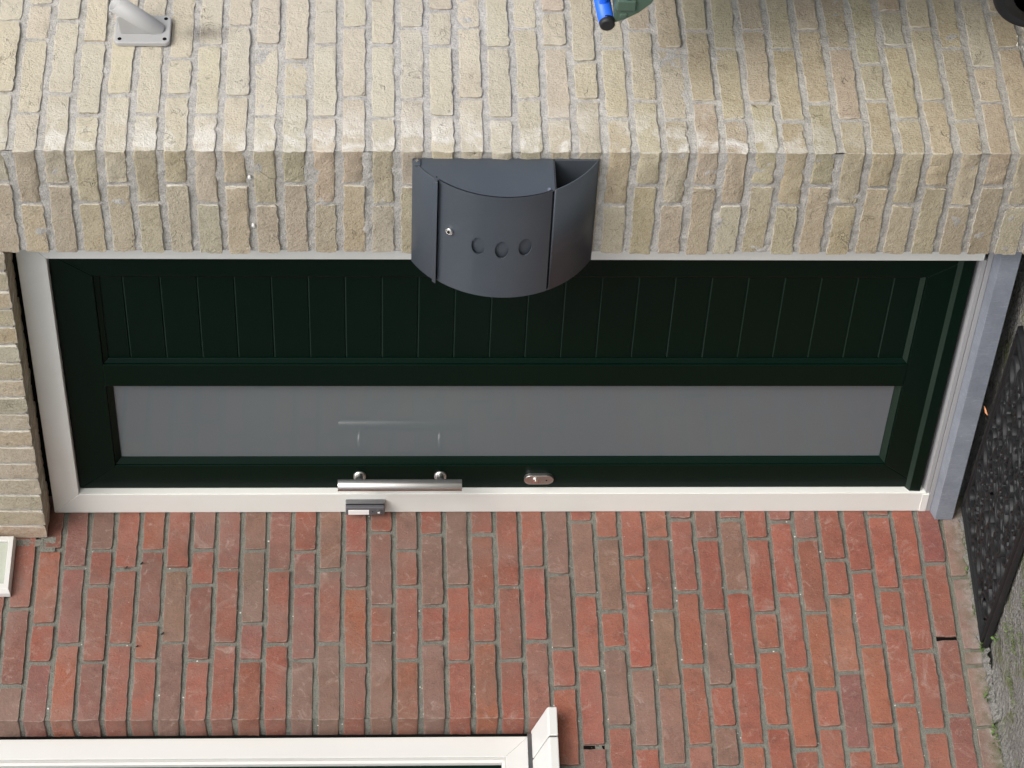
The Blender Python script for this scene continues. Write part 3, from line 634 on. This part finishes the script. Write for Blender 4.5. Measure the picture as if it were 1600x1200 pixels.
# flap door with three sight holes
dr = shell(1.1095, 1.347, RR - 0.0035, RR - 0.0005, MX0, MX1, 26).build('flap_door', 'anth', mail)
cuts = []
HOLES = ((1.1865, 1.2624), (1.1815, 1.2118), (1.1868, 1.1616))
for hx, hz in HOLES:
    y = arc(hz); nrm = Vector((0, y - CY, hz - CZ)).normalized()
    up_ = Vector((1, 0, 0)).cross(nrm); cb_ = MB(); c0_ = Vector((hx, y, hz)); el = [c0_ + Vector((1, 0, 0)) * 0.0265 * math.cos(2 * math.pi * k / 36) + up_ * 0.0145 * math.sin(2 * math.pi * k / 36) for k in range(36)]
    cb_.add([q + nrm * 0.02 for q in el] + [q - nrm * 0.02 for q in el], [tuple(range(36)), tuple(range(71, 35, -1))] + [(k, (k + 1) % 36, 36 + (k + 1) % 36, 36 + k) for k in range(36)])
    c = cb_.build('cutter', None)
    bo = dr.modifiers.new('hole', 'BOOLEAN'); bo.operation = 'DIFFERENCE'; bo.object = c; bo.solver = 'EXACT'; cuts.append(c)
bpy.context.view_layer.update()
dg = bpy.context.evaluated_depsgraph_get(); nm = bpy.data.meshes.new_from_object(dr.evaluated_get(dg))
nm.set_sharp_from_angle(angle=R(35)); dr.modifiers.clear(); dr.data = nm; nm.name = 'flap_door'
for c in cuts: bpy.data.objects.remove(c, do_unlink=True)
shell(1.106, 1.350, RR - 0.0100, RR - 0.0068, MX0 + 0.004, MX1 - 0.004).build('inner_box', 'anth', mail)
lockp = Vector((1.2075, arc(1.3225), 1.3225)); ln = Vector((0, lockp.y - CY, lockp.z - CZ)).normalized()
kl = MB().tube([lockp - ln * 0.002, lockp + ln * 0.004, lockp + ln * 0.0052], [0.0092, 0.0092, 0.0075], 22).build('cam_lock', 'chrome', mail)
MB().tube([lockp + ln * 0.005, lockp + ln * 0.0056], 0.0035, 12).build('keyhole', 'dark', kl)
# side panels: bow profile above the tray
def dpanel(x0, x1, z0, z1, name):
    n = 24; zz = [z0 + (z1 - z0) * i / n for i in range(n + 1)]
    prof = [(-0.0605, z0)] + [(min(arc(z, RR - 0.0008), -0.0612), z) for z in zz] + [(-0.0605, z1)]
    return MB().prism(prof, lambda a, b, t: (t, a, b), x0, x1).build(name, 'anth', mail, 0.0006)
dpanel(MX1 - 0.003, MX1, 1.1045, 1.4015, 'side_panel'); dpanel(MX0, MX0 + 0.003, 1.1045, 1.4015, 'side_panel')
MB().prism([(-0.0605, 1.1015), (arc(1.103) + 0.004, 1.1015), (arc(1.106) + 0.004, 1.1045), (-0.0605, 1.1045)], lambda a, b, t: (t, a, b), MX0 + 0.001, MX1 - 0.001).build('floor_plate', 'anth_in', mail)
tr = shell(1.0065, 1.1050, RR - 0.0025, RR - 0.0002, MX0, MX1, 22).build('newspaper_tray', 'anth', mail)
MB().disc((MX1 - 0.0005, -0.1495, 1.1165), (1, 0, 0), 0.0036, 14, 0.0026).build('hinge_pin', 'chrome', mail)
MB().disc((MX1 - 0.0002, arc(1.352) + 0.006, 1.352), (1, 0, 0), 0.0016, 10, 0.0006).build('screw', 'dark', mail)

# ------------------------------------------------------------------ flag holder
flag = thing('flag_holder', 'pale cast metal flag pole holder screwed high on the yellow wall', 'flag holder', (X1, 0.298, 1.985))
def rrect(cy, cz, w, h, r, n=6):
    out = []
    for sx_, sz_, a0 in ((1, 1, 0), (-1, 1, 90), (-1, -1, 180), (1, -1, 270)):
        for i in range(n + 1):
            t = R(a0 + 90 * i / n); out.append((cy + sx_ * (w / 2 - r) + r * math.cos(t), cz + sz_ * (h / 2 - r) + r * math.sin(t)))
    return out
pl = MB().prism(rrect(0.298, 1.9855, 0.088, 0.121, 0.012), lambda a, b, t: (t, a, b), X1 + 0.0008, X1 + 0.013).build('base_plate', 'cast', flag, 0.003, 3)
for yy in (0.266, 0.330):
    for zz in (1.937, 2.034):
        MB().disc((X1 + 0.0125, yy, zz), (1, 0, 0), 0.0045, 14, 0.0009).build('screw', 'dark', pl)
t0 = Vector((X1 + 0.006, 0.298, 1.950)); t1 = Vector((X1 + 0.088, 0.298, 2.041))
tb = MB(); ax = (t1 - t0)
tb.tube([t0, t0 + ax * 0.2, t1], [0.0175, 0.0195, 0.0205], 28, False)
tb.tube([t1, t0 + ax * 0.35], [0.0170, 0.0165], 28, False)
ra = []; 
dirn = ax.normalized(); a_ = dirn.cross(Vector((0, 0, 1))).normalized(); b_ = dirn.cross(a_)
n = 28; ring = [t1 + (a_ * math.cos(2 * math.pi * k / n) + b_ * math.sin(2 * math.pi * k / n)) * r for r in (0.0205, 0.0170) for k in range(n)]
tb.add(ring, [(k, (k + 1) % n, n + (k + 1) % n, n + k) for k in range(n)])
tb.build('pole_tube', 'cast', flag)
MB().prism([(X1 + 0.010, 2.034), (X1 + 0.010, 1.955), (X1 + 0.070, 2.022), (X1 + 0.062, 2.040), (X1 + 0.030, 2.036)], lambda a, b, t: (a, t, b), 0.2815, 0.3145).build('web', 'cast', flag, 0.004, 3)

# ------------------------------------------------------------------ window on the red wall with sill
win = thing('window', 'white framed window with dark green sash set into the red wall', 'window', (-0.06, -1.2, 1.12))
WX = -0.055; W0, W1, WZ0, WZ1 = -1.88, -0.6045, 1.119, 2.60; wf = 0.056
def yz(poly, x0, x1): return MB().prism(poly, lambda a, b, t: (t, a, b), x0, x1)
a0, a1, b0, b1 = W0 + wf, W1 - wf, WZ0 + wf, WZ1 - wf
for nm_, poly in (('frame_jamb', [(W1, WZ0), (a1, b0), (a1, b1), (W1, WZ1)]), ('frame_jamb', [(W0, WZ0), (a0, b0), (a0, b1), (W0, WZ1)]), ('frame_rail', [(W0, WZ0), (W1, WZ0), (a1, b0), (a0, b0)]), ('frame_rail', [(W0, WZ1), (W1, WZ1), (a1, b1), (a0, b1)])):
    yz(poly, WX - 0.06, WX).build(nm_, 'white', win, 0.0015)
c0, c1, d0, d1 = a0 + 0.009, a1 - 0.009, b0 + 0.009, b1 - 0.009
for poly in ([(a1, b0), (c1, d0), (c1, d1), (a1, b1)], [(a0, b0), (c0, d0), (c0, d1), (a0, b1)], [(a0, b0), (a1, b0), (c1, d0), (c0, d0)], [(a0, b1), (a1, b1), (c1, d1), (c0, d1)]):
    yz(poly, WX - 0.055, WX - 0.012).build('inner_lip', 'white', win, 0.002)
e0, e1, g0, g1 = c0 + 0.075, c1 - 0.075, d0 + 0.075, d1 - 0.075
for poly in ([(c1, d0), (e1, g0), (e1, g1), (c1, d1)], [(c0, d0), (e0, g0), (e0, g1), (c0, d1)], [(c0, d0), (c1, d0), (e1, g0), (e0, g0)], [(c0, d1), (c1, d1), (e1, g1), (e0, g1)]):
    yz(poly, WX - 0.06, WX - 0.022).build('sash', 'green', win, 0.002)
MB().box(WX - 0.05, WX - 0.042, e0, e1, g0, g1).build('glass_pane', 'glass', win)
MB().box(-0.22, -0.20, W0, W1, WZ0, WZ1).build('dark_room', 'dark', win)
MB().box(-0.10, WX - 0.012, W1 + 0.0005, RV - 0.0005, 1.10, 2.6).build('dark_gap', 'dark', win)
def sillpart(y0, y1, nm_='sill_tile'):
    prof = [(-0.075, 1.112), (-0.052, 1.112), (0.044, 1.0800), (0.050, 1.0765), (0.050, 1.056), (0.034, 1.056), (0.030, 1.058), (-0.075, 1.058)]
    return MB().prism(prof, lambda a, b, t: (a, t, b), y0, y1).build(nm_, 'white', win, 0.002)
sillpart(-0.668, -0.590); 
for k in range(6): sillpart(-0.671 - 0.2 * (k + 1), -0.673 - 0.2 * k)
MB().prism([(-0.075, 1.109), (-0.052, 1.109), (0.044, 1.0770), (0.047, 1.074), (0.047, 1.060), (-0.075, 1.060)], lambda a, b, t: (a, t, b), -1.85, -0.60).build('sill_joint', 'bellgrey', win)
MB().prism([(-0.075, 1.122), (-0.05, 1.122), (-0.05, 1.108), (-0.075, 1.108)], lambda a, b, t: (a, t, b), -1.87, -0.60).build('sill_seal', 'bellgrey', win)

# ------------------------------------------------------------------ wall light under the end of the lintel
lamp = thing('wall_light', 'white framed wall light with pale panel on the red wall', 'wall light', (0, -0.15, 2.37))
y0, y1, z0, z1 = -0.236, -0.068, 2.3655, 2.66
bz = [(y0, z0), (y1, z0), (y1, z1), (y0, z1)]; iz = [(y0 + 0.022, z0 + 0.016), (y1 - 0.018, z0 + 0.016), (y1 - 0.018, z1 - 0.016), (y0 + 0.022, z1 - 0.016)]
mz = [(y0 + 0.006, z0 + 0.004), (y1 - 0.004, z0 + 0.004), (y1 - 0.004, z1 - 0.004), (y0 + 0.006, z1 - 0.004)]
vs = [(0.004, a, b) for a, b in bz] + [(0.018, a, b) for a, b in bz] + [(0.030, a, b) for a, b in mz] + [(0.030, a, b) for a, b in iz] + [(0.022, a, b) for a, b in iz]
fs = [(k * 4 + i, k * 4 + (i + 1) % 4, k * 4 + 4 + (i + 1) % 4, k * 4 + 4 + i) for k in range(4) for i in range(4)] + [(0, 1, 2, 3)]
MB().add(vs, fs).build('lamp_frame', 'cast', lamp, 0.001)
lamp.children[0].data.materials[0] = M['white']
MB().box(0.006, 0.0235, y0 + 0.0225, y1 - 0.0185, z0 + 0.0165, z1 - 0.0165).build('lamp_panel', 'lampglass', lamp, 0.002)

# ------------------------------------------------------------------ wheelie bin at the side of the yellow wall (mostly outside the picture)
binn = thing('wheelie_bin', 'grey-green wheelie bin with blue lid standing by the yellow wall', 'bin', (1.9, 0.36, 0))
HX, HY, HZ = 1.600, 0.085, 1.000
body = MB(); lo = [(1.77, 0.16), (2.16, 0.16), (2.16, 0.58), (1.77, 0.58)]; hi_ = [(1.715, 0.11), (2.24, 0.11), (2.24, 0.64), (1.715, 0.64)]
body.add([(x, y, 0.07) for x, y in lo] + [(x, y, 0.93) for x, y in hi_], [(0, 1, 2, 3), (4, 5, 6, 7)] + [(i, (i + 1) % 4, 4 + (i + 1) % 4, 4 + i) for i in range(4)]).build('body', 'greenp', binn, 0.02, 3)
MB().box(1.69, 2.255, 0.10, 0.655, 0.90, 0.945).build('rim', 'greenp', binn, 0.008)
MB().add([(x, y, z) for z, ins in ((0.947, 0), (0.975, 0.0), (1.02, 0.06)) for x, y in ((1.66 + ins, 0.08 + ins), (2.24 - ins, 0.08 + ins), (2.24 - ins, 0.66 - ins), (1.66 + ins, 0.66 - ins))], [(0, 1, 2, 3), (8, 9, 10, 11)] + [(k * 4 + i, k * 4 + (i + 1) % 4, k * 4 + 4 + (i + 1) % 4, k * 4 + 4 + i) for k in range(2) for i in range(4)]).build('lid', 'bluep', binn, 0.012, 3)
hdl = MB().tube([(HX, HY, HZ), (HX + 0.004, HY + 0.12, HZ + 0.012), (HX + 0.006, HY + 0.45, HZ + 0.012), (HX, HY + 0.57, HZ)], [0.0165, 0.018, 0.018, 0.0165], 24).build('hinge_tube', 'bluep', binn)
MB().tube([(HX, HY - 0.012, HZ - 0.001), (HX, HY - 0.009, HZ - 0.001), (HX, HY + 0.004, HZ)], [0.0125, 0.0160, 0.0168], 24).build('end_cap', 'black', hdl)
for yy in (HY + 0.16, HY + 0.42):
    MB().box(HX, HX + 0.08, yy - 0.02, yy + 0.02, HZ - 0.005, HZ + 0.014).build('lid_arm', 'bluep', binn, 0.006)
MB().box(HX + 0.012, HX + 0.07, HY + 0.036, HY + 0.085, HZ - 0.002, HZ + 0.016).build('lid_arm', 'bluep', binn, 0.006)
prof = [(HX - 0.004, HZ - 0.016), (HX + 0.004, HZ - 0.036), (HX + 0.024, HZ - 0.066), (HX + 0.05, HZ - 0.09), (HX + 0.085, HZ - 0.105), (HX + 0.085, HZ - 0.02), (HX + 0.03, HZ - 0.014)]
lug = MB().prism(prof, lambda a, b, t: (a, t, b), HY + 0.002, HY + 0.07).build('handle_lug', 'greenp', binn, 0.003)
MB().box(HX + 0.034, HX + 0.062, HY - 0.004, HY + 0.02, HZ - 0.058, HZ - 0.018).build('lug_rib', 'greenp', lug, 0.003)
MB().box(HX + 0.011, HX + 0.024, HY - 0.001, HY + 0.01, HZ - 0.042, HZ - 0.026).build('lug_rib', 'greenp', lug, 0.003)
for yy, s in ((0.088, 1), (0.60, 1)):
    w = MB(); rr_ = [0.03, 0.055, 0.058, 0.078, 0.082, 0.088, 0.092, 0.098, 0.100, 0.100]; dd = [0.0, 0.004, 0.0, 0.0, 0.004, 0.0, 0.004, 0.002, 0.008, 0.044]
    w.tube([(1.684, yy + d, 0.102) for d in dd], rr_, 40, True)
    w.build('wheel', 'black', binn)

# ------------------------------------------------------------------ rubber doormat
matt = thing('doormat', 'black openwork rubber doormat of curled loops in front of the threshold', 'doormat', (0.05, 0.0, 0.0))
random.seed(77)
ang = R(-4.6); ux, uy = Vector((math.cos(ang), math.sin(ang), 0)), Vector((math.sin(ang), -math.cos(ang), 0))
MW, MD = 0.76, 0.425; org = Vector((0.042, 0.012, 0))
def mp_(a, b, z): p = org + ux * a + uy * b; return (p.x, p.y, z)
def strip(mb_, pts, w, z0, z1):
    """a raised rubber strand following pts (a,b): rounded ridge section"""
    n_ = len(pts); vs = []
    for i, (a, b) in enumerate(pts):
        pa = pts[i - 1] if i else pts[0]; pb = pts[i + 1] if i < n_ - 1 else pts[-1]
        if pts[0] == pts[-1] and i in (0, n_ - 1): pa, pb = pts[-2], pts[1]
        tx, ty = pb[0] - pa[0], pb[1] - pa[1]; l_ = math.hypot(tx, ty) or 1; nx_, ny_ = -ty / l_, tx / l_
        for k, zz in ((-0.5, z0), (-0.38, z1 - 0.0022), (0.0, z1), (0.38, z1 - 0.0022), (0.5, z0)):
            aa = min(max(a + nx_ * w * k, 0.0), MW); bb = min(max(b + ny_ * w * k, 0.0), MD)
            vs.append(mp_(aa, bb, zz))
    mb_.add(vs, [(i * 5 + k, i * 5 + k + 1, (i + 1) * 5 + k + 1, (i + 1) * 5 + k) for i in range(n_ - 1) for k in range(4)], True)
bd = MB()
def rect(i): return [(i, i), (MW - i, i), (MW - i, MD - i), (i, MD - i), (i, i)]
def dens(pts, st=0.03):
    out = []
    for (a, b), (c, d) in zip(pts[:-1], pts[1:]):
        k = max(1, int(math.hypot(c - a, d - b) / st)); out += [(a + (c - a) * i / k, b + (d - b) * i / k) for i in range(k)]
    return out + [pts[-1]]
strip(bd, dens(rect(0.007)), 0.014, 0.003, 0.016); strip(bd, dens(rect(0.0185)), 0.009, 0.003, 0.0205); strip(bd, dens(rect(0.0285)), 0.0085, 0.003, 0.0165)
bd.build('border', 'rubber', matt, weld=False)
lp = MB()
def loop(a, b, ra_, rb_, rot, w, z1, turns=1.0, ph=0):
    pts = []; k = int(22 * turns)
    for i in range(k + 1):
        t = ph + 2 * math.pi * turns * i / k; f = 1.0 if turns <= 1 else 1 - 0.55 * i / k
        x, y = ra_ * math.cos(t) * f, rb_ * math.sin(t) * f
        pts.append((a + x * math.cos(rot) - y * math.sin(rot), b + x * math.sin(rot) + y * math.cos(rot)))
    if turns == 1.0: pts[-1] = pts[0]
    strip(lp, pts, w, 0.003, z1)
NA, NB = 11, 6
for gi in range(NA):
    for gj in range(NB):
        a = 0.040 + (gi + 0.5 + (gj % 2) * 0.5) * (MW - 0.080) / (NA + 0.5) + random.gauss(0, 0.003); b = 0.040 + (gj + 0.5) * (MD - 0.080) / NB + random.gauss(0, 0.003)
        rot = random.uniform(0, math.pi); sz = random.uniform(0.9, 1.15)
        loop(a, b, 0.0370 * sz, 0.0255 * sz, rot, 0.0105, random.uniform(0.0145, 0.0195))
        if random.random() < 0.65: loop(a + random.gauss(0, 0.003), b + random.gauss(0, 0.003), 0.0190 * sz, 0.0110 * sz, rot + 0.4, 0.0075, random.uniform(0.013, 0.0195))
        if random.random() < 0.12: loop(a, b, 0.050 * sz, 0.030 * sz, rot + random.uniform(0.6, 2.2), 0.0085, random.uniform(0.013, 0.020), 1.4, random.uniform(0, 6))
tag(lp.build('scroll_loops', 'rubber', matt, weld=False), kind='stuff')

# ------------------------------------------------------------------ concrete edge, weeds, moss, leaf
random.seed(9)
mb = MB(); rough_sheet(mb, lambda a, b, d: (max(0.0008, a) , b, 0.004 + d * 1.5 + 0.014 * math.sin(min(1, max(0, a / 0.024)) * math.pi)), 0.001, 0.026, -0.62, -0.01, 0.0045, 0.006)
tag(mb.build('mortar_fillet', 'ground', None, weld=False), kind='structure', label='thin cement fillet along the foot of the red wall')
def leaf_(mb_, base, d, up, l, w):
    d = Vector(d).normalized(); s = d.cross(Vector((0, 0, 1))); 
    s = s.normalized() if s.length > 1e-3 else Vector((1, 0, 0)); base = Vector(base)
    pts = [base, base + d * l * .45 + s * w + Vector((0, 0, up * .6)), base + d * l + Vector((0, 0, up)), base + d * l * .45 - s * w + Vector((0, 0, up * .6)), base + d * l * .5 + Vector((0, 0, up * .6 - w * .3))]
    mb_.add(pts, [(0, 1, 4), (1, 2, 4), (2, 3, 4), (3, 0, 4)], False)
def weed(loc, label, n, l, w, spread, name='weed', flowers=0):
    t = thing(name, label, 'weed', loc); lv = MB(); st = MB()
    for i in range(n):
        a = random.uniform(0, 2 * math.pi); d = (math.cos(a), math.sin(a), random.uniform(0.1, 1.0)); r = random.uniform(0, spread)
        b = (loc[0] + abs(math.cos(a)) * r * .6, loc[1] + math.sin(a) * r, loc[2] + random.uniform(0.002, l * 0.9))
        leaf_(lv, b, d, random.uniform(-0.2, 0.4) * l, l * random.uniform(.6, 1.1), w * random.uniform(.7, 1.2))
        if i % 2 == 0: st.tube([(loc[0] + abs(math.cos(a)) * r * .4, loc[1] + math.sin(a) * r * .8, loc[2] - 0.003), b], 0.0006, 5)
    lv.build('leaves', 'weed', t, weld=False); st.build('stems', 'weed', t, weld=False)
    if flowers:
        fl = MB()
        for i in range(flowers):
            c = Vector((loc[0] + random.uniform(0, .02), loc[1] + random.gauss(0, .012), loc[2] + random.uniform(.02, .045)))
            for k in range(5):
                a = k * 1.256; leaf_(fl, c, (math.cos(a), math.sin(a), .3), 0.001, 0.0035, 0.0014)
        fl.build('flowers', 'petal', t, weld=False)
weed((0.008, -0.297, 0.006), 'bright green weed at the wall foot beside the doormat corner', 11, 0.016, 0.0055, 0.022)
weed((0.008, -0.402, 0.008), 'dense mossy weed at the wall foot below the mat tip', 60, 0.008, 0.003, 0.034)
weed((0.008, -0.167, 0.012), 'tiny green weed near the doorstep end of the red wall', 12, 0.009, 0.003, 0.012)
weed((0.012, -0.545, 0.018), 'straggly weed in the crack at the wall foot near the picture corner', 16, 0.011, 0.003, 0.035)
weed((0.012, -0.655, 0.015), 'pale weed in the crack by the bottom corner of the red wall', 26, 0.010, 0.003, 0.045)
weed((0.120, -0.455, 0.0), 'small yellow-green weed on the concrete by the tip of the doormat', 9, 0.013, 0.005, 0.02)
weed((1.366, 0.262, 0.03), 'white flowered weed at the foot of the yellow wall by the bin wheel', 22, 0.018, 0.003, 0.02, flowers=7)
weed((1.368, -0.03, 0.03), 'small green weed at the foot of the yellow wall corner', 14, 0.014, 0.004, 0.016)
ms = MB()
for i in range(900):
    a = abs(random.gauss(0.006, 0.006)); b = random.choice((random.uniform(-0.75, -0.36), random.uniform(-0.75, -0.2), random.gauss(-0.40, 0.04)))
    leaf_(ms, (max(0.002, a), b, 0.004 + random.uniform(0, 0.008)), (random.uniform(-1, 1), random.uniform(-1, 1), random.uniform(.2, 1)), 0.001, 0.004, 0.0016)
for i in range(700):
    k = random.choice(((0.20, -0.50), (0.25, -0.545), (0.31, -0.60), (0.16, -0.62), (0.40, -0.56)))
    leaf_(ms, (k[0] + random.gauss(0, 0.012), k[1] + random.gauss(0, 0.03), 0.0), (random.uniform(-1, 1), random.uniform(-1, 1), random.uniform(.2, 1)), 0.001, 0.004, 0.0016)
tag(ms.build('moss', 'moss', None, weld=False), 'green moss in the joint at the foot of the red wall', 'moss', kind='stuff')
lf = MB(); leaf_(lf, (0.445, -0.03, 0.021), (0.1, 1, 0), 0.006, 0.03, 0.008)
tag(lf.build('fallen_leaf', 'dryleaf', None, weld=False), 'orange fallen leaf lying on the doormat by the doorstep', 'leaf')
